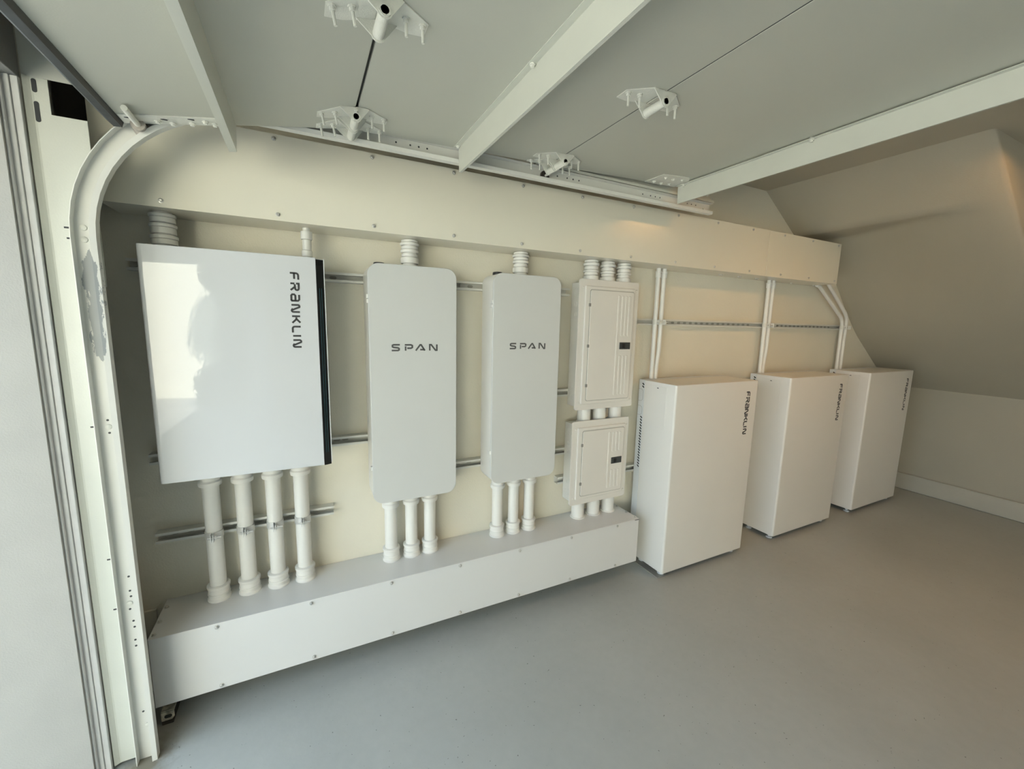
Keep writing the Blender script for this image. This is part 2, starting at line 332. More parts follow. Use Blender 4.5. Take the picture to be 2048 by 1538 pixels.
# ------------------------------------------------------------------ lettering
def letters(name, text, origin, udir, vdir, ndir, m, parent, h, sw, adv):
    """flat raised lettering; udir = reading direction, vdir = up of the letters"""
    G = {
     'F': [[(0, 0), (0, .62)]+arcpts(.3, .7, .3, 180, 90, 4)[1:]+[(.86, 1)], [(.0, .5), (.78, .5)]],
     'R': [[(0, 0), (0, .50)], [(0, .70), (0, 1), (.62, 1)]+arcpts(.66, .78, .22, 90, -90, 5)+[(.1, .52)], [(.48, .5), (.9, 0)]],
     'a': [[(.08, 1), (.72, 1), (.90, .84), (.90, 0)], [(.90, .03), (.20, .03), (.04, .16), (.04, .40), (.20, .53), (.90, .53)]],
     'N': [[(0, 0), (0, .76)]+arcpts(.2, .78, .2, 180, 60, 4)+[(.66, .14)]+arcpts(.76, .2, .2, 220, 360, 5)+[(.96, 1)]],
     'K': [[(0, 0), (0, 1)], [(.14, .52), (.36, .52), (.88, 1)], [(.42, .5), (.92, 0)]],
     'L': [[(0, 1), (0, .3)]+arcpts(.28, .28, .28, 180, 270, 4)+[(.82, 0)]],
     'I': [[(0, 0), (0, 1)]],
     'S': [[(1.0, .95), (.24, .95), (.10, .86), (.10, .64), (.24, .54), (.76, .46), (.90, .36), (.90, .14), (.76, .05), (0, .05)]],
     'P': [[(.10, 0), (.10, .70)], [(0, .93), (.78, .93), (.94, .82), (.94, .52), (.78, .40), (.30, .40)]],
     'A': [[(.0, 0), (.56, .93), (.68, .93), (1.16, 0)], [(.56, .16), (1.04, .16)]],
     'Z': [[(.05, 0), (.05, .95), (.24, .95), (.80, .05), (.98, .05), (.98, 1)]],
    }
    o = Vector(origin); u = Vector(udir); v = Vector(vdir); n = Vector(ndir); x = 0
    for ch, a in zip(text, adv):
        mb = MB()
        for pl in G[ch]:
            w = sw[0] if isinstance(sw, tuple) else sw
            L, R = stroke([(p[0]*h*sw[1] if isinstance(sw, tuple) else p[0]*h, p[1]*h) for p in pl], w)
            k = len(L)
            P = lambda q, t: o+u*(x+q.x)+v*q.y+n*t
            vs = [P(q, .0001) for q in L]+[P(q, .0001) for q in R]+[P(q, .0006) for q in L]+[P(q, .0006) for q in R]
            fs = []
            for i in range(k-1):
                fs += [(2*k+i, 2*k+i+1, 3*k+i+1, 3*k+i), (i, k+i, k+i+1, i+1), (i, i+1, 2*k+i+1, 2*k+i), (k+i, 3*k+i, 3*k+i+1, k+i+1)]
            fs += [(0, 2*k, 3*k, k), (k-1, 2*k-1, 4*k-1, 3*k-1)]
            mb.add(vs, fs)
        x += a
        mb.build(name, m, parent, smooth=0)
FADV = [.037, .038, .039, .041, .038, .034, .0155, .03]
FWORD = 'FRaNKLIN'

# ------------------------------------------------------------------ glossy white cabinet (left)
t = thing('inverter_cabinet', 'wide glossy white wall cabinet with a black strip down its right edge', 'cabinet', (.6, -.041, .947))
X0, X1, Z0, Z1, YF = .344, .8565, .947, 1.744, -.25
MB().prism([(X0+.004, -.0415), (X0+.004, YF+.02), (X1+.022, YF+.02), (X1+.026, -.06), (X1+.02, -.0415)], 'z', Z0+.002, Z1-.002).build('body', M_BODY, t, bevel=.002)
cv = [(X0-.003, YF+.03)]+[(X0-.003+.016*(1-math.cos(a)), YF+.016*(1-math.sin(a))) for a in [math.radians(d) for d in range(0, 91, 15)]]+[(X1, YF), (X1, YF+.03)]
cv = [(p[0], p[1]) for p in cv]
MB().prism(cv, 'z', Z0, Z1).build('front_cover', M_GLOSS, t, bevel=.0012, smooth=50)
st = MB().prism([(X1+.0004, YF+.0005), (X1+.0262, YF+.0115), (X1+.0262, YF+.03), (X1+.0004, YF+.03)], 'z', Z0-.001, Z1-.006).build('light_strip', M_BLACKG, t, label='black glass strip along the right edge')
for dx in (.0095, .0165):
    xx_ = X1+dx; yy_ = YF+.0005+(dx/.0262)*.011
    MB().add([(xx_-.0008, yy_-.0012, Z0+.05), (xx_+.0008, yy_-.0005, Z0+.05), (xx_+.0008, yy_-.0005, Z1-.11), (xx_-.0008, yy_-.0012, Z1-.11)], [(0,1,2,3)]).build('light_line', M_LINE, st)
MB().box(X1+.0262, X1+.0295, YF+.011, -.06, Z0+.006, Z1-.002).build('side_edge', M_BODY, t, bevel=.001)
letters('letter', FWORD, (.7700, YF, 1.683), (0,0,-1), (1,0,0), (0,-1,0), M_INK, t, .0265, .0066, FADV)

# ------------------------------------------------------------------ grey smart panels
def smart_panel(label, xa, xb, za, zb, ty):
    yf = -.18
    t = thing('smart_panel', label, 'panel', ((xa+xb)/2, -.041, za))
    MB().prism(rrect(xa+.001, xb-.001, za+.001, zb-.001, .046, 8), 'y', yf+.0135, -.0415).build('body', M_SMARTB, t, smooth=40)
    MB().prism(rrect(xa, xb, za, zb, .047, 8), 'y', yf, yf+.0115).build('door', M_SMART, t, smooth=40, bevel=.0015)
    MB().prism(rrect(xa+.004, xb-.004, za+.004, zb-.004, .044, 8), 'y', yf+.0115, yf+.0135).build('gasket', M_DKGREY, t, smooth=40)
    for z in (zb-.135, zb-.155, za+.165):
        MB().box(xa-.006, xa+.002, yf+.006, yf+.026, z-.008, z+.008).build('hinge_block', M_SMARTB, t, bevel=.001)
    MB().lathe([(0, 0), (.024, 0), (.024, .011), (.021, .014), (0, .014)], (xa+.062, -.085, zb-.001), 'z', 16).build('antenna_cap', M_BLACK, t, label='black round cap on top')
    MB().lathe([(0, 0), (.022, 0), (.022, .006), (0, .007)], (xb-.072, -.085, zb-.001), 'z', 16).build('antenna_cap', M_BLACK, t, label='low black round cap on top')
    letters('letter', 'SPAZ', (xa+.0905, yf, ty-.0135), (1,0,0), (0,0,1), (0,-1,0), M_INK2, t, .0270, (.0072, 1.28), [.0555, .0475, .0605, .04])
smart_panel('pale grey rounded wall panel beside the black strip of the white cabinet', 1.048, 1.428, .7136, 1.7527, 1.406)
smart_panel('pale grey rounded wall panel nearest the two breaker boxes', 1.6094, 1.9846, .7178, 1.7537, 1.4105)

# ------------------------------------------------------------------ breaker boxes
def breaker_box(label, xa, xb, za, zb, hz, hinges, split):
    yf = -.14
    t = thing('breaker_box', label, 'electrical box', ((xa+xb)/2, -.041, za))
    bx0 = xa+.016; bx1 = xb-.016; bz0 = za+.018; bz1 = zb-.018
    bd = MB().box(bx0, bx1, yf+.012, -.0415, bz0, bz1).build('box', M_BREAKB, t, bevel=.0012)
    for k, (z, r) in enumerate([(bz1-.05, .021), (bz1-.115, .014), (bz1-.17, .012)]+[(bz0+.05, .021), (bz0+.115, .014)]):
        for rr_ in (r, r*.62):
            mb = MB(); n = 18; vs = []; fs = []
            for i in range(n):
                a = 2*math.pi*i/n
                for q, h in ((rr_, 0), (rr_, .0011), (rr_-.0016, .0011), (rr_-.0016, 0)): vs.append((bx0-h, -.085+q*math.cos(a), z+q*math.sin(a)))
            for i in range(n):
                j = (i+1) % n
                for q in range(3): fs.append((4*i+q, 4*j+q, 4*j+q+1, 4*i+q+1))
            mb.add(vs, fs).build('knockout', M_BREAKB, bd)
    # trim: outer flange, raised inner frame
    MB().prism(rrect(xa, xb, za, zb, .014, 4), 'y', yf+.003, yf+.0125).build('trim', M_BREAK, t, bevel=.0012, smooth=40)
    ix0, ix1, iz0, iz1 = xa+.034, xb-.030, za+.034, zb-.036
    MB().prism(rrect(ix0, ix1, iz0, iz1, .008, 4), 'y', yf-.007, yf+.0035).build('raised_frame', M_BREAK, t, bevel=.004, seg=3, smooth=40)
    dx0, dx1, dz0, dz1 = ix0+.032, ix1-.014, iz0+.021, iz1-.021
    MB().prism(rrect(dx0-.004, dx1+.004, dz0-.004, dz1+.004, .012, 4), 'y', yf-.0075, yf-.0069).build('door_gap', M_GAP, t, smooth=40)
    dr = MB().prism(rrect(dx0, dx1, dz0, dz1, .010, 4), 'y', yf-.0115, yf-.0072).build('door', M_BREAK, t, bevel=.0018, smooth=40)
    yd = yf-.0115
    rxs = [dx1-.107, dx1-.080, dx1-.055, dx1-.030]
    for k, x in enumerate(rxs):
        spans = [(dz0+.02, dz1-.02)] if k == 0 else [(dz0+.022, hz-.055), (hz+.055, dz1-.022)]
        for a, c in spans:
            MB().prism(rrect(x-.0080, x+.0080, a, c, .0078, 3), 'y', yd-.0020, yd+.001).build('rib', M_BREAK, dr, bevel=.0024, smooth=40)
    lx = xb-.094
    la = MB().box(lx-.039, lx+.039, yd-.0038, yd, hz-.0195, hz+.0195).build('latch', M_DKGREY, dr, bevel=.002, label='dark grey door latch')
    MB().box(lx-.022, lx-.002, yd-.0062, yd-.0036, hz-.012, hz+.012).build('latch_tab', M_BLACK, t, bevel=.001)
    for z in hinges:
        MB().box(dx0-.009, dx0+.002, yd-.0016, yf-.0065, z-.0085, z+.0085).build('hinge_pin', M_GREYPIN, t, bevel=.001)
    for x in (xa+.022, xb-.016):
        for z in (za+.042, zb-.044): piece('screw', SMALLSCREW, t, (x, yf+.003, z))
breaker_box('tall cream white breaker box with ribbed door, upper of the two', 2.1281, 2.5405, 1.0491, 1.7647, 1.4075, (1.628, 1.407, 1.188), True)
breaker_box('small cream white breaker box with ribbed door, lower of the two', 2.1214, 2.5285, .4898, .9845, .732, (.847, .619), True)

# ------------------------------------------------------------------ batteries
SLOTB = MB().prism([(y*math.cos(.6)-z*math.sin(.6), y*math.sin(.6)+z*math.cos(.6)) for y, z in rrect(-.0095, .0095, -.0042, .0042, .004, 3)], 'x', -.0002, .0006).mesh('vent_slot', M_HOLE)
def battery(label, x0, shim):
    W, H, zb, yf, yb = .7395, 1.1568, .035, -.336, -.0415
    t = thing('battery_cabinet', label, 'battery', (x0+W/2, -.19, 0))
    z1 = zb+H
    MB().prism([(x0, -.0905), (x0, yf+.012)]+[(x0+.012*(1-math.cos(a)), yf+.012*(1-math.sin(a))) for a in (.3, .7, 1.1, 1.45)]+[(x0+.012, yf), (x0+W-.012, yf)]+[(x0+W-.012*(1-math.cos(a)), yf+.012*(1-math.sin(a))) for a in (1.45, 1.1, .7, .3)]+[(x0+W, yf+.012), (x0+W, -.0905)], 'z', zb, z1).build('cover', M_BATT, t, bevel=.002, smooth=40)
    MB().box(x0+.0008, x0+W-.0008, -.0900, yb, zb+.004, z1+.001).build('chassis', M_BATTS, t, bevel=.0015)
    MB().box(x0-.0014, x0+.004, -.2675, -.1335, .919, 1.170).build('side_hatch', M_BATT, t, bevel=.0008)
    MB().box(x0-.0022, x0, -.2055, -.1935, 1.1555, 1.1600).build('hatch_latch', M_BLACK, t)
    for z in [1.166, 1.149]+[.956-.0177*k for k in range(19)]:
        piece('vent_slot', SLOTB, t, (x0+.0006, -.0775, z))
    for z, h in ((1.096, .037), (.998, .029)):
        mb = MB(); pl = [(-.043, z+h), (-.062, z+h)]+[(-.062-.018*math.cos(a), z+(h-.018)*1+.018*math.sin(a)) for a in (1.2, .8, .4, 0)]+[(-.080, z-h+.018)]+[(-.062-.018*math.cos(a), z-h+.018-.018*math.sin(a)) for a in (.4, .8, 1.2)]+[(-.062, z-h), (-.043, z-h)]
        mb.prism(thick(pl, .0011), 'x', x0+.0002, x0+.0012).build('knockout', M_GREYPIN, t)
    for x in (x0+.045, x0+W-.045):
        for y in (-.285, -.125):
            MB().lathe([(0, 0), (.021, 0), (.021, .006), (.009, .010), (.009, .030), (.014, .030), (.014, .0348), (0, .0348)], (x, y, .0062 if shim and x < x0+.1 else 0), 'z', 12).build('foot', M_BATTS, t) if not (shim and x < x0+.1) else MB().lathe([(0, 0), (.021, 0), (.021, .006), (.009, .010), (.009, .024), (.014, .024), (.014, .0288), (0, .0288)], (x, y, .0060), 'z', 12).build('foot', M_BATTS, t)
    letters('letter', FWORD, (x0+.628, yf, 1.121), (0,0,-1), (1,0,0), (0,-1,0), M_INK, t, .032, .0082, FADV)
battery('white floor battery cabinet nearest the lower cable trough', 2.6825, True)
battery('white floor battery cabinet between the other two', 3.776, False)
battery('white floor battery cabinet farthest back, under the sloped soffit', 4.8418, False)
tag(MB().box(2.668, 2.76, -.318, -.10, .0001, .0058).build('shim_plate', M_SHIM, bevel=.001), 'thin metal shim plate under the feet of the nearest battery', 'plate')

# ------------------------------------------------------------------ conduits
def straight(label, x, y, z0, z1, r, top=None, bottom=None, group=None, name='conduit'):
    t = thing(name, label, 'conduit', (x, y, z0), group)
    MB().lathe([(r, 0), (r, z1-z0)], (x, y, z0), 'z', 24).build('pipe', M_PVC, t)
    e = .0006
    if bottom == 'hub':
        R = r+.0095
        MB().lathe([(r+e, .0), (R+.003, 0), (R+.003, .006), (R-.001, .011), (R-.001, .020), (R+.001, .023), (R+.001, .028), (R-.002, .030), (R-.001, .048), (R+.002, .052), (R+.002, .061), (r+.004, .064), (r+e, .064)], (x, y, z0), 'z', 24).build('hub', M_PVC, t)
    if bottom == 'flange':
        MB().lathe([(r+e, 0), (r+.0065, 0), (r+.0065, .004), (r+.001, .0075), (r+e, .0075)], (x, y, z0), 'z', 24).build('flange', M_PVC, t)
    if top == 'bell':
        q = .082 if z1 > .8 else .066
        MB().lathe([(r+e, -q), (r+.0095, -q), (r+.0105, -q+.004), (r+.0105, -q+.016), (r+.005, -q+.022), (r+.005, -.004), (r+.004, 0), (r+e, 0)], (x, y, z1), 'z', 24).build('bell', M_PVC, t)
    if top == 'stub': pass
    return t
def ringed(label, x, y, z0, z1, r, pattern, group=None):
    """stack of couplings between a box top and the trough"""
    t = thing('conduit', label, 'conduit', (x, y, z0), group)
    MB().lathe([(r*.80, 0), (r*.80, z1-z0)], (x, y, z0), 'z', 24).build('pipe', M_PVC, t)
    H = z1-z0; e = .0006
    for a, c, k in pattern:
        R = r*k
        MB().lathe([(r*.80+e, a*H), (R-.002, a*H), (R, a*H+.002), (R, c*H-.002), (R-.002, c*H), (r*.80+e, c*H)], (x, y, z0), 'z', 24).build('coupling', M_PVC, t)
    return t
ORD4 = ['leftmost', 'second from left', 'third from left', 'rightmost']
for k, x in enumerate((.449, .556, .662, .766)):
    straight(f'wide white conduit below the glossy cabinet, {ORD4[k]} of four', x, -.0712, .3806, .9465, .0288, 'bell', 'hub', 'conduits below the glossy white cabinet')
ORD3 = ['left', 'middle', 'right']
for k, x in enumerate((1.139, 1.236, 1.328)):
    straight(f'white conduit under the panel beside the white cabinet, {ORD3[k]} of three', x, -.072, .3806, .7140 if k else .7140, .0285, 'bell', 'hub', 'conduits under the first grey panel')
for k, x in enumerate((1.698, 1.795, 1.893)):
    straight(f'white conduit under the panel nearest the breaker boxes, {ORD3[k]} of three', x, -.072, .3806, .7182, .0285, 'bell', 'hub', 'conduits under the second grey panel')
for k, x in enumerate((2.231, 2.344, 2.457)):
    straight(f'short stub conduit under the small breaker box, {ORD3[k]} of three', x, -.072, .3806, .5076, .038, None, 'flange', 'stubs under the small breaker box')
for k, x in enumerate((2.236, 2.347, 2.462)):
    straight(f'short stub conduit joining both breaker boxes, {ORD3[k]} of three', x, -.0815, .9667, 1.0669, .038, None, 'flange', 'stubs between the breaker boxes')
PAT = [(.0, .10, .95), (.13, .32, 1.09), (.35, .47, .96), (.47, .56, 1.10), (.59, .72, 1.0), (.75, .86, 1.12), (.89, .99, .98)]
for k, x in enumerate((2.236, 2.350, 2.466)):
    ringed(f'ringed white conduit coupling above the tall breaker box, {ORD3[k]} of three', x, -.085, 1.7470, 1.8727, .0385, PAT, 'couplings above the tall breaker box')
PAT2 = [(.0, .12, .94), (.15, .36, 1.08), (.39, .50, .95), (.53, .64, 1.08), (.66, .76, 1.0), (.79, .88, 1.14), (.91, .99, .98)]
ringed('ringed white conduit coupling above the panel beside the white cabinet', 1.242, -.085, 1.7530, 1.8727, .036, PAT2)
ringed('ringed white conduit coupling above the panel nearest the breaker boxes', 1.798, -.085, 1.7540, 1.8727, .037, PAT2)
PAT3 = [(.0, .14, 1.0), (.16, .30, 1.08), (.30, .40, 1.16), (.43, .60, 1.06), (.60, .69, 1.14), (.72, .86, 1.05), (.86, .95, 1.12)]
ringed('widest ringed white coupling above the left end of the glossy cabinet', .385, -.10, 1.7425, 1.8727, .0345, PAT3)
PAT4 = [(0, .16, .95), (.16, .34, 1.2), (.34, .66, 1.0), (.66, .90, 1.28)]
ringed('slim white conduit coupling above the right end of the glossy cabinet', .833, -.10, 1.7425, 1.8727, .0165, PAT4)

def bent(label, pts, r, coup=None, group='thin conduits above the batteries'):
    t = thing('thin_conduit', label, 'conduit', pts[-1], group)
    # round the corners
    P = [Vector(p) for p in pts]; out = [P[0]]
    for i in range(1, len(P)-1):
        a, bq, c = P[i-1], P[i], P[i+1]; d = min(.06, (a-bq).length*.45, (c-bq).length*.45)
        p0 = bq+(a-bq).normalized()*d; p2 = bq+(c-bq).normalized()*d
        for k in range(7):
            s_ = k/6; out.append(p0*(1-s_)**2+bq*2*s_*(1-s_)+p2*s_**2)
    out.append(P[-1])
    MB().tube(out, r, 16).build('pipe', M_PVC, t)
    if coup:
        MB().lathe([(r+.0004, 0), (r+.004, 0), (r+.004, .028), (r+.006, .030), (r+.006, .036), (r+.0004, .036)], coup, 'z', 16).build('coupling', M_PVC, t)
ZT = 1.8727; BT = 1.1935; YC = -.0575
bent('thin straight conduit above the nearest battery, left of its pair', [(2.765, YC, ZT), (2.765, YC, BT)], .0138, (2.765, YC, 1.818))
bent('thin conduit kinked near its foot above the nearest battery, right of its pair', [(2.812, YC, ZT), (2.812, YC, 1.36), (2.799, YC, 1.27), (2.799, YC, BT)], .0138, (2.812, YC, 1.816))
bent('thin straight conduit above the middle battery, left of its pair', [(3.856, YC, ZT), (3.856, YC, BT)], .0138, (3.856, YC, 1.816))
bent('thin conduit kinked near its foot above the middle battery, right of its pair', [(3.904, YC, ZT), (3.904, YC, 1.36), (3.889, YC, 1.25), (3.889, YC, BT)], .0138, (3.904, YC, 1.814))
bent('thin slanting conduit to the farthest battery, left of its pair', [(4.463, YC, ZT), (4.50, YC, 1.866), (4.905, YC, 1.612), (4.912, YC, BT)], .0138)
bent('thin slanting conduit to the farthest battery, right of its pair', [(4.4725, YC, 1.985), (4.56, YC, 1.935), (4.967, YC, 1.645), (4.967, YC, BT)], .0138)

# clamps on the struts
def clamp(label, x, y, z, r, m, group, wide=.030, ear=True):
    t = thing('conduit_clamp', label, 'clamp', (x, y, z-wide/2), group)
    ri, ro = r+.0005, r+.0028; n = 20
    for s_, nm in ((1, 'band'), (-1, 'band')):
        pin = []; pout = []
        for k in range(n+1):
            a = math.radians(-90+s_*(9+(171-14)*k/n)); pin.append((x+ri*math.cos(a), y+ri*math.sin(a))); pout.append((x+ro*math.cos(a), y+ro*math.sin(a)))
        if ear:
            a0 = pout[0]; pout = [(a0[0], y-ro-.024), ]+pout; pin = [(a0[0]-s_*.0024, y-ro-.024)]+pin
        MB().prism(pout+pin[::-1], 'z', z-wide/2, z+wide/2).build('band', m, t, smooth=40)
    if ear:
        MB().lathe([(0, -.016), (.0032, -.016), (.0032, .030), (0, .030)], (x, y-ro-.014, z), 'x', 8).build('bolt', m, t)
        MB().lathe([(0, .0085), (.0075, .0085), (.0075, .014), (0, .014)], (x, y-ro-.014, z), 'x', 6).build('nut', m, t)
for k, x in enumerate((.449, .556, .662, .766)):
    clamp(f'zinc conduit clamp on the {ORD4[k]} of four wide conduits', x, -.0712, .661, .0288, M_ZINC, 'clamps on the wide conduits')
for n_, (x, lab) in enumerate(((2.765, 'left conduit above the nearest battery'), (2.812, 'right conduit above the nearest battery'), (3.856, 'left conduit above the middle battery'),
          (3.904, 'right conduit above the middle battery'), (4.906, 'left conduit above the farthest battery'), (4.967, 'right conduit above the farthest battery'))):
    clamp('small painted clamp holding the '+lab, x, YC, 1.548, .0138, M_STRUT, 'clamps on the thin conduits', .030, True)

# ------------------------------------------------------------------ garage door track
TR = thing('door_track', 'white overhead door track curving from the floor to the overhead rails', 'track', (.2595, -.331, 0))
YW = -.3335; ZH = 2.1575; XV = .2595; RC = .4225
prof = thick([(-.0275, YW-.0255), (-.0275, YW), (.0265, YW), (.0265, YW-.0245), (.0145, YW-.0265), (.0125, YW-.0200)], .0020)
frames = []
def fr(px, pz, nx, nz_): return lambda a, bb: Vector((px+nx*a, bb, pz+nz_*a))
for z in (0.001, .5, 1.0, 1.4, 1.7349): frames.append(fr(XV, z, 1, 0))
for k in range(1, 16):
    th = math.radians(90*k/15); cx, cz = XV+RC, ZH-RC
    frames.append(fr(cx-RC*math.cos(th), cz+RC*math.sin(th), math.cos(th), -math.sin(th)))
for x in (1.0, 1.6, 2.2, 2.822): frames.append(fr(x, ZH, 0, -1))
MB().sweep(prof, frames).build('rail', M_TRACK, TR, smooth=35)
# upper return rail
YU = -.3335; pu = thick([(-.030, YU-.022), (-.030, YU), (.034, YU), (.034, YU-.022), (.024, YU-.022)], .002)
MB().sweep(pu, [fr(1.72, 2.2255, 0, -1), fr(2.83, 2.2255, 0, -1)]).build('upper_rail', M_STEEL, TR, smooth=35)
MB().lathe([(0, 0), (.007, 0), (.007, -.004), (0, -.006)], (2.78, YW-.001, 2.158), 'y', 8).build('bolt', M_HARD, TR)
MB().lathe([(0, 0), (.007, 0), (.007, -.004), (0, -.006)], (2.80, YU-.001, 2.232), 'y', 8).build('bolt', M_HARD, TR)
# mounting angle, flag bracket with slots
fold = [(.1692, -.3385), (.176, -.3335), (.1815, -.3300), (.186, -.3292)]
pl = MB().prism(thick(fold+[(.262, -.3292)], .0026), 'z', .012, 1.60).prism(thick(fold+[(.2885, -.3292)], .0026), 'z', 1.60, 2.054)
pl.prism(thick(fold+[(.216, -.3292)], .0026), 'z', 2.054, 2.141)
ang = pl.build('mounting_angle', M_STEEL, TR, smooth=0)
MB().prism([(.1668, 2.1412), (.30, 2.1412), (.40, 2.118), (.40, 2.20), (.26, 2.235), (.215, 2.262), (.1668, 2.262)], 'y', -.3335, -.3308).build('flag_bracket', M_STEEL, TR, smooth=0)
MB().box(.243, .40, -.352, -.333, 2.168, 2.196).build('bracket_arm', M_STEEL, TR, bevel=.001)
for z0, z1 in ((2.104, 2.138), (2.030, 2.082)):
    MB().prism(rrect(.1838, .1938, z0, z1, .0049, 4), 'y', -.3312, -.3304).build('slot', M_HOLE, TR)
PEN = [(.214, .228, 1.180), (.213, .226, .747), (.213, .227, .573), (.212, .226, 1.760), (.215, .229, 1.731)]
for a, c, z in PEN:
    MB().box(a, c, -.3310, -.3302, z-.0024, z+.0024).build('pen_mark', M_PEN, TR)
for x, z in ((.256,1.199),(.257,1.159),(.261,.679),(.260,.629),(.261,.609),(.255,.565),(.260,.521),(.261,.499),(.259,.452),(.259,.430),(.257,.181)):
    piece('rivet', PIP, TR, (x, YW-.001, z))
for x, z in ((.257,1.178),(.256,.586),(.2545,1.763),(.272,1.762),(.2535,1.730),(.2715,1.729),(.266,.128)):
    MB().lathe([(0, 0), (.0085, 0), (.008, -.003), (.004, -.005), (0, -.005)], (x, YW-.001, z), 'y', 10).build('bolt', M_HARD, TR)
for x0_ in (1.16, 1.86, 2.36, 2.62):
    for k in range(4):
        piece('rivet', PIP, TR, (x0_+.032*k+(0 if k else -.02), YW-.001, 2.168))

# ------------------------------------------------------------------ overhead sectional door
YD0, YD1 = -5.25, -.366
GD = thing('garage_door', 'open sectional overhead door, white panels seen from below with stiffeners', 'garage door', (1.4, -2.8, 2.0))
A = Vector((.375, 2.057)); B = Vector((.983, 2.168)); C = Vector((1.777, 2.194)); D = Vector((2.560, 2.2238))
TH = .045
def frame2(p, q):
    t = (q-p).normalized(); n = Vector((t.y, -t.x))      # n points down (inside face of the door)
    return t, n
def section(p, q, g0, g1):
    t, n = frame2(p, q); p = p+t*g0; q = q-t*g1
    poly = [(p.x, p.y), (q.x, q.y), (q.x-n.x*TH, q.y-n.y*TH), (p.x-n.x*TH, p.y-n.y*TH)]
    return MB().prism(poly, 'y', YD0, YD1).build('door_section', M_DOOR, GD, bevel=.0008)
section(A, B, 0, .004); section(B, C, .004, .0026); section(C, D, .0026, 0)
MB().box(.9765, .9895, YD0+.01, YD1-.012, 2.178, 2.205).build('joint_seal', M_BLACK, GD, label='black strip in the open joint')
MB().box(1.7742, 1.7798, YD0+.01, YD1-.006, 2.1958, 2.225).build('joint_seal', M_BLACK, GD)
# rubber bottom seal
t1, n1 = frame2(A, B); nb = Vector((-t1.x, -t1.y))
def pA(s_, h): q = A+t1*s_+n1*h; return (q.x, q.y)
MB().prism([pA(.0, -.002), pA(-.006, .012), pA(-.024, .010), pA(-.036, -.006), pA(-.036, -.03), pA(0, -.04)], 'y', YD0, YD1+.004).build('bottom_seal', M_RUBBER, GD, smooth=40, label='dark grey rubber bottom seal')
MB().prism([pA(.001, -.004), pA(.001, .0015), pA(-.0055, .0135), pA(-.0075, .0130), pA(-.004, -.004)], 'y', YD0, YD1+.002).build('seal_retainer', M_BLACK, GD, smooth=0)
# stiffeners: root flange, web, bottom lip
def stiffener(p, t, n, h, y1, lip, gap=0, bolts=(), fl=.020, wn=None):
    def P(s_, d): q = p+t*s_+n*(d+gap); return (q.x, q.y)
    w = wn or n
    def Q(s_, d): q = p+t*s_+n*gap+w*d; return (q.x, q.y)
    pr = thick([P(-fl, .0012), P(0, .0012), Q(0, h), Q(lip, h), Q(lip, h-.008)], .0022)
    o = MB().prism(pr, 'y', YD0+.02, y1).build('stiffener', M_STEEL, GD, smooth=0)
    for y in bolts:
        q = p+t*(-min(.036, fl-.010))+n*(.0024+gap); piece('bolt', NUT, o, (q.x, y, q.y))
    return o
p1 = A+t1*((.645-A.x)/t1.x)
stiffener(p1, t1, n1, .076, -.366, -.018, 0, (-.388, -.95), .046, Vector((-.03, -1)).normalized())
t2, n2 = frame2(B, C); p2 = B+t2*((1.369-B.x)/t2.x)
stiffener(p2, t2, n2, .088, -.372, .008, 0, (-.390, -.965))
t3, n3 = frame2(C, D); p3 = C+t3*((2.523-C.x)/t3.x)
s3 = stiffener(p3, t3, n3, .080, -.385, .006, .0045, ())
for y in (-.43, -1.01):
    q = p3+t3*(-.010); MB().lathe([(0, -.001), (.006, -.001), (.006, .0069), (.0095, .0069), (.0095, .010), (.0055, .010), (.0055, .016), (0, .016)], (q.x, y, q.y), (n3.x, 0, n3.y), 8).build('bolt', M_HARD, GD)

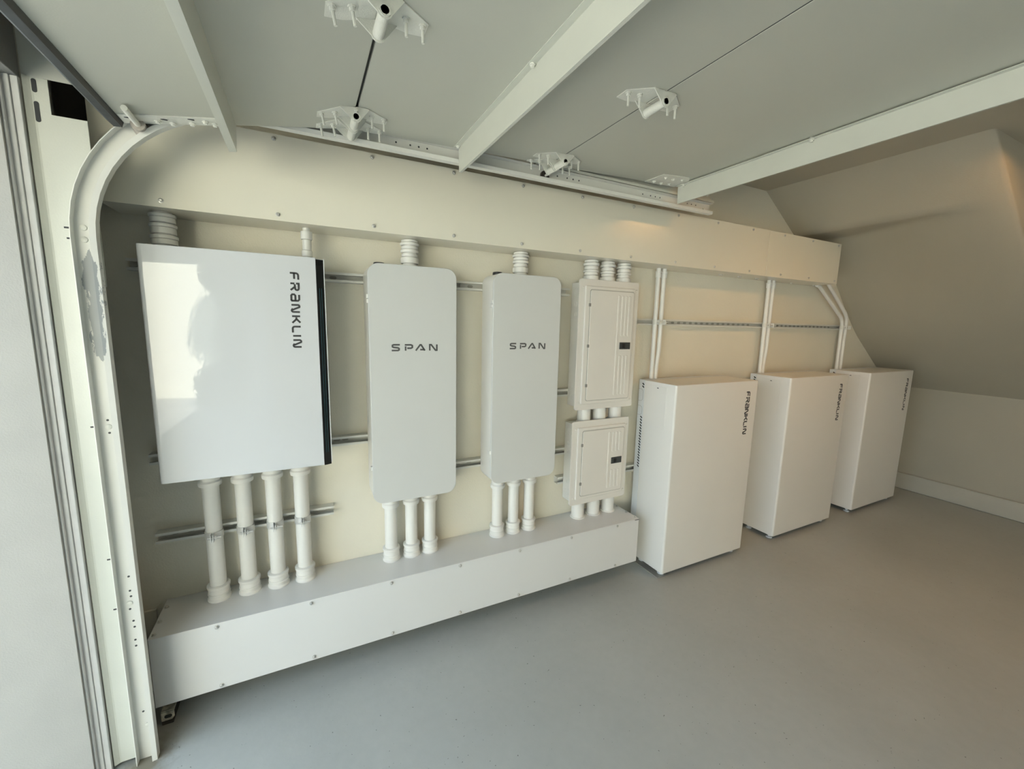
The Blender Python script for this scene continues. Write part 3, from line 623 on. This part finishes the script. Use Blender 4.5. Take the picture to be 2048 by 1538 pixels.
def hinge(pj, ta, na, tb, nb_, ybig, ysmall, hang, label=None):
    """hinge over joint point pj; leaf a towards -t, leaf b towards +t; y range of the two ears"""
    ya, yb_ = ybig, ysmall
    def LA(s_, d=0): q = pj-ta*s_+na*d; return (q.x, q.y)
    def LB(s_, d=0): q = pj+tb*s_+nb_*d; return (q.x, q.y)
    m = MB()
    # leaves (plates lie on the panels)
    for f_, s_ in ((LA, 1), (LB, 1)):
        pts = [(.004, ya), (.040, ya), (.106, ya+.045), (.106, min(yb_+.010, -.3685)), (.070, min(yb_+.014, -.3675)), (.004, yb_)]
        lo = []; hi = []
        for a_, y in pts:
            q0 = f_(a_, .0004); q1 = f_(a_, .0030); lo.append((q0[0], y, q0[1])); hi.append((q1[0], y, q1[1]))
        n_ = len(pts); m.add(lo+hi, [tuple(range(n_)), tuple(range(2*n_-1, n_-1, -1))]+[(i, (i+1) % n_, n_+(i+1) % n_, n_+i) for i in range(n_)])
    nm = (na+nb_).normalized(); c = pj+nm*hang
    hp = m.build('hinge', M_HARD, GD, smooth=0)
    for y in (ya, yb_):
        a0 = LA(.044, .003); b0 = LB(.044, .003)
        arc = []
        for k in range(7):
            th = math.radians(20+140*k/6); arc.append((c.x+.016*math.cos(th+math.pi), c.y+.016*math.sin(th+math.pi)))
        MB().prism([a0]+arc+[b0, LB(.0, .003)], 'y', y-.0014, y+.0014).build('hinge_ear', M_HARD, hp, smooth=0)
    MB().lathe([(.0085, -.004), (.0125, -.004), (.0125, yb_-ya+.004), (.0085, yb_-ya+.004), (.0085, -.004)], (c.x, ya, c.y), 'y', 14).build('barrel', M_HARD, hp)
    MB().lathe([(0, 0), (.0084, 0), (.0084, .001), (0, .001)], (c.x, ya+.02, c.y), 'y', 12).build('barrel_bore', M_HOLE, hp)
    for f_ in (LA, LB):
        for a_, y in ((.056, (ya*.42+yb_*.58)), (.094, (ya*.34+yb_*.66))):
            q = f_(a_, .003); o = piece('screw', BOLT, hp, (q[0], y, q[1])); d = na if f_ is LA else nb_
            o.rotation_euler = (0, math.atan2(-d.x, -d.y), 0) if abs(d.x) > 1e-6 else (0, 0, 0)
    return c
def rollerwheel(c, y0, y1, parent=None):
    c = Vector((c.x, 2.1545))
    MB().lathe([(.0052, 0), (.0052, y1-y0)], (c.x, y0, c.y), 'y', 12).build('roller_axle', M_HARD, GD)
    MB().lathe([(0, 0), (.013, 0), (.013, .003), (.0205, .004), (.0215, .006), (.0215, .013), (.0205, .015), (0, .016)], (c.x, y1-.0005, c.y), 'y', 18).build('roller', M_DKROLL, GD)
for pj, ta, na, tb, nb_, ys in ((B, t1, n1, t2, n2, [(-1.035, -.955), (-.535, -.465), (-.445, -.374)]), (C, t2, n2, t3, n3, [(-1.018, -.940), (-.500, -.435), (-.425, -.374)])):
    pj = Vector((pj.x-.007, pj.y)); cs = [hinge(pj, ta, na, tb, nb_, a, c, .030) for a, c in ys]
    rollerwheel(cs[2], ys[1][0]-.010, -.3495)
# bottom bracket and roller
def pl1(s_, d): q = A+t1*s_+n1*d; return q
bb = MB()
lo = [pl1(s_, .0004) for s_ in (.004, .232)]; hi = [pl1(s_, .0032) for s_ in (.004, .232)]
vs = [(lo[0].x, -.424, lo[0].y), (lo[1].x, -.418, lo[1].y), (lo[1].x, YD1-.002, lo[1].y), (lo[0].x, YD1-.002, lo[0].y), (hi[0].x, -.424, hi[0].y), (hi[1].x, -.418, hi[1].y), (hi[1].x, YD1-.002, hi[1].y), (hi[0].x, YD1-.002, hi[0].y)]
bbo = bb.add(vs, [(0,1,2,3), (7,6,5,4), (0,4,5,1), (1,5,6,2), (2,6,7,3), (3,7,4,0)]).build('bottom_bracket', M_HARD, GD, smooth=0)
for s_, y in ((.085, -.392), (.118, -.378), (.165, -.380), (.200, -.395), (.222, -.380)):
    q = pl1(s_, .0032); piece('bolt', NUT, bbo, (q.x, y, q.y))
for s_, y in ((.02, -.408), (.10, -.402), (.165, -.408)):
    q = pl1(s_, .0033); MB().box(q.x-.010, q.x+.010, y-.0025, y+.0025, q.y-.0010, q.y+.0004).build('slot', M_HOLE, bbo)
rc = Vector((.4115, 2.0525))
MB().lathe([(0, 0), (.0075, 0), (.0075, .145), (0, .145)], (rc.x, -.487, rc.y), 'y', 12).build('roller_axle', M_HARD, GD)
MB().lathe([(.0078, 0), (.017, 0), (.017, .012), (.0078, .014)], (rc.x, -.385, rc.y), 'y', 16).build('axle_collar', M_ROLLER, GD)
MB().lathe([(.0078, 0), (.012, 0), (.0165, .003), (.021, .004), (.0215, .006), (.0215, .014), (.020, .016), (0, .017)], (rc.x, -.3525, rc.y), 'y', 20).build('roller', M_ROLLER, GD)
# top bracket at the far end of the last section
q0 = C+t3*(.460); q1 = C+t3*(.70)
tb_ = MB()
pts = [(.538, -.370), (.543, -.485), (.69, -.505), (.735, -.46), (.735, -.368)]
lo = []; hi = []
for s_, y in pts:
    a_ = C+t3*s_+n3*.0004; c_ = C+t3*s_+n3*.0028; lo.append((a_.x, y, a_.y)); hi.append((c_.x, y, c_.y))
n_ = len(pts)
tbo = tb_.add(lo+hi, [tuple(range(n_)), tuple(range(2*n_-1, n_-1, -1))]+[(i, (i+1) % n_, n_+(i+1) % n_, n_+i) for i in range(n_)]).build('top_bracket', M_HARD, GD, smooth=0)
for s_, y in ((.575, -.395), (.625, -.39), (.585, -.46), (.635, -.455), (.675, -.395), (.685, -.465)):
    q = C+t3*s_+n3*.0028; piece('bolt', NUT, tbo, (q.x, y, q.y))

# ------------------------------------------------------------------ chipped bracket under the trough
t = thing('floor_bracket', 'chipped and rusty slotted bracket at floor under the lower trough', 'bracket', (.30, -.16, 0))
MB().prism([(-.215, .052), (-.095, .052), (-.095, .102), (-.10, .102), (-.10, .058), (-.215, .058)], 'x', .266, .306).build('bracket_plate', M_RUST, t, bevel=.001)
MB().prism([(.266, .020), (.298, .020), (.306, .030), (.306, .055), (.266, .055)], 'y', -.219, -.2152).build('slotted_end', M_RUST, t, bevel=.001)
MB().prism(rrect(.276, .299, .030, .044, .0065, 4), 'y', -.2198, -.2190).build('slot', M_HOLE, t)
MB().box(.266, .300, -.214, -.10, .0002, .0520).build('bracket_foot', M_DARKWOOD, t)

# ------------------------------------------------------------------ ceiling lamps (behind the view, they mirror in the upper trough)
def lamp(label, x0, x1, y0, y1, m):
    t = thing('ceiling_lamp', label, 'lamp', ((x0+x1)/2, (y0+y1)/2, 2.45))
    MB().box(x0, x1, y0, y1, 2.470, 2.4925).box(x0, x0+.009, y0, y1, 2.440, 2.470).box(x1-.009, x1, y0, y1, 2.440, 2.470).box(x0+.009, x1-.009, y0, y0+.009, 2.440, 2.470).box(x0+.009, x1-.009, y1-.009, y1, 2.440, 2.470).build('housing', M_LBODY, t)
    MB().box(x0+.01, x1-.01, y0+.01, y1-.01, 2.448, 2.470).build('diffuser', m, t, bevel=.004)
lamp('warm ceiling batten lamp near the middle of the garage', 3.32, 3.84, -1.42, -1.30, M_LAMP)
lamp('warm ceiling batten lamp toward the far end of the garage', 4.45, 4.65, -2.75, -2.05, M_LAMP2)

# ------------------------------------------------------------------ outside the open door
struct('floor_driveway', MB().box(-14, 9, -22, 9, -.16, -.125).box(-14, -.2, -22, 9, -.125, -.03), M_DRIVE)
hw = thing('neighbour_house', 'sunlit white stucco house wall across the driveway', 'house', (-4, -8.8, -.03))
MB().box(-7.5, -.98, -9.6, -8.08, -.03, 2.50).build('wall', M_OUTW, hw)
MB().box(-7.6, -.60, -9.7, -8.06, 2.50, 5.4).build('roof', M_OUTT, hw)
def bush(name, label, blobs, n):
    t = thing(name, label, 'shrub', (blobs[0][0], blobs[0][1], -.03))
    core = MB()
    for cx, cy, cz, r in blobs:
        core.lathe([(0, -r*.9)]+[(r*.86*math.cos(math.radians(a)), r*.86*math.sin(math.radians(a))) for a in (-60, -30, 0, 30, 60)]+[(0, r*.88)], (cx, cy, max(cz, r*.88-.03)), 'z', 12)
    core.build('branch_core', M_OUTT, t)
    lv = MB(); rnd = random.Random(len(label))
    for k in range(n):
        cx, cy, cz, r = blobs[k % len(blobs)]
        u = rnd.uniform(-.9, 1); a = rnd.uniform(0, 2*math.pi); q = math.sqrt(max(0, 1-u*u)); rr_ = r*rnd.uniform(.86, 1.12)
        c = Vector((cx+q*math.cos(a)*rr_, cy+q*math.sin(a)*rr_, max(cz, r*.88-.03)+u*rr_))
        e1 = Vector((rnd.uniform(-1, 1), rnd.uniform(-1, 1), rnd.uniform(-1, 1))).normalized(); e2 = e1.orthogonal().normalized(); h = rnd.uniform(.04, .075)
        lv.add([c-e1*h, c+e2*h*.5, c+e1*h, c-e2*h*.5], [(0, 1, 2, 3)])
    lv.build('foliage', M_LEAF, t, smooth=0)
bush('garden_shrub', 'leafy green shrub at the corner of the white house', [(-.74, -7.38, .45, .52), (-.82, -7.4, 1.15, .40), (-.66, -7.4, 1.75, .44), (-.98, -7.42, 2.30, .42), (-1.3, -7.35, .10, .36), (-.98, -7.38, .45, .34), (-.2, -7.4, 1.0, .5), (.1, -7.4, 1.3, .5), (.0, -7.4, 2.2, .5)], 5200)
bush('garden_shrub', 'tall dark hedge shrub right of the white house', [(2.6, -9.4, .9, .95), (3.8, -9.5, 1.0, 1.0), (5.0, -9.4, .9, 1.0)], 2200)
bush('garden_shrub', 'tall hedge shrub along the far side of the driveway', [(-8.2, -5.5, 1.2, 1.2), (-8.4, -3.6, 1.3, 1.3), (-8.2, -1.6, 1.2, 1.2), (-8.4, .4, 1.3, 1.3), (-8.3, 2.3, 1.2, 1.2)], 2200)
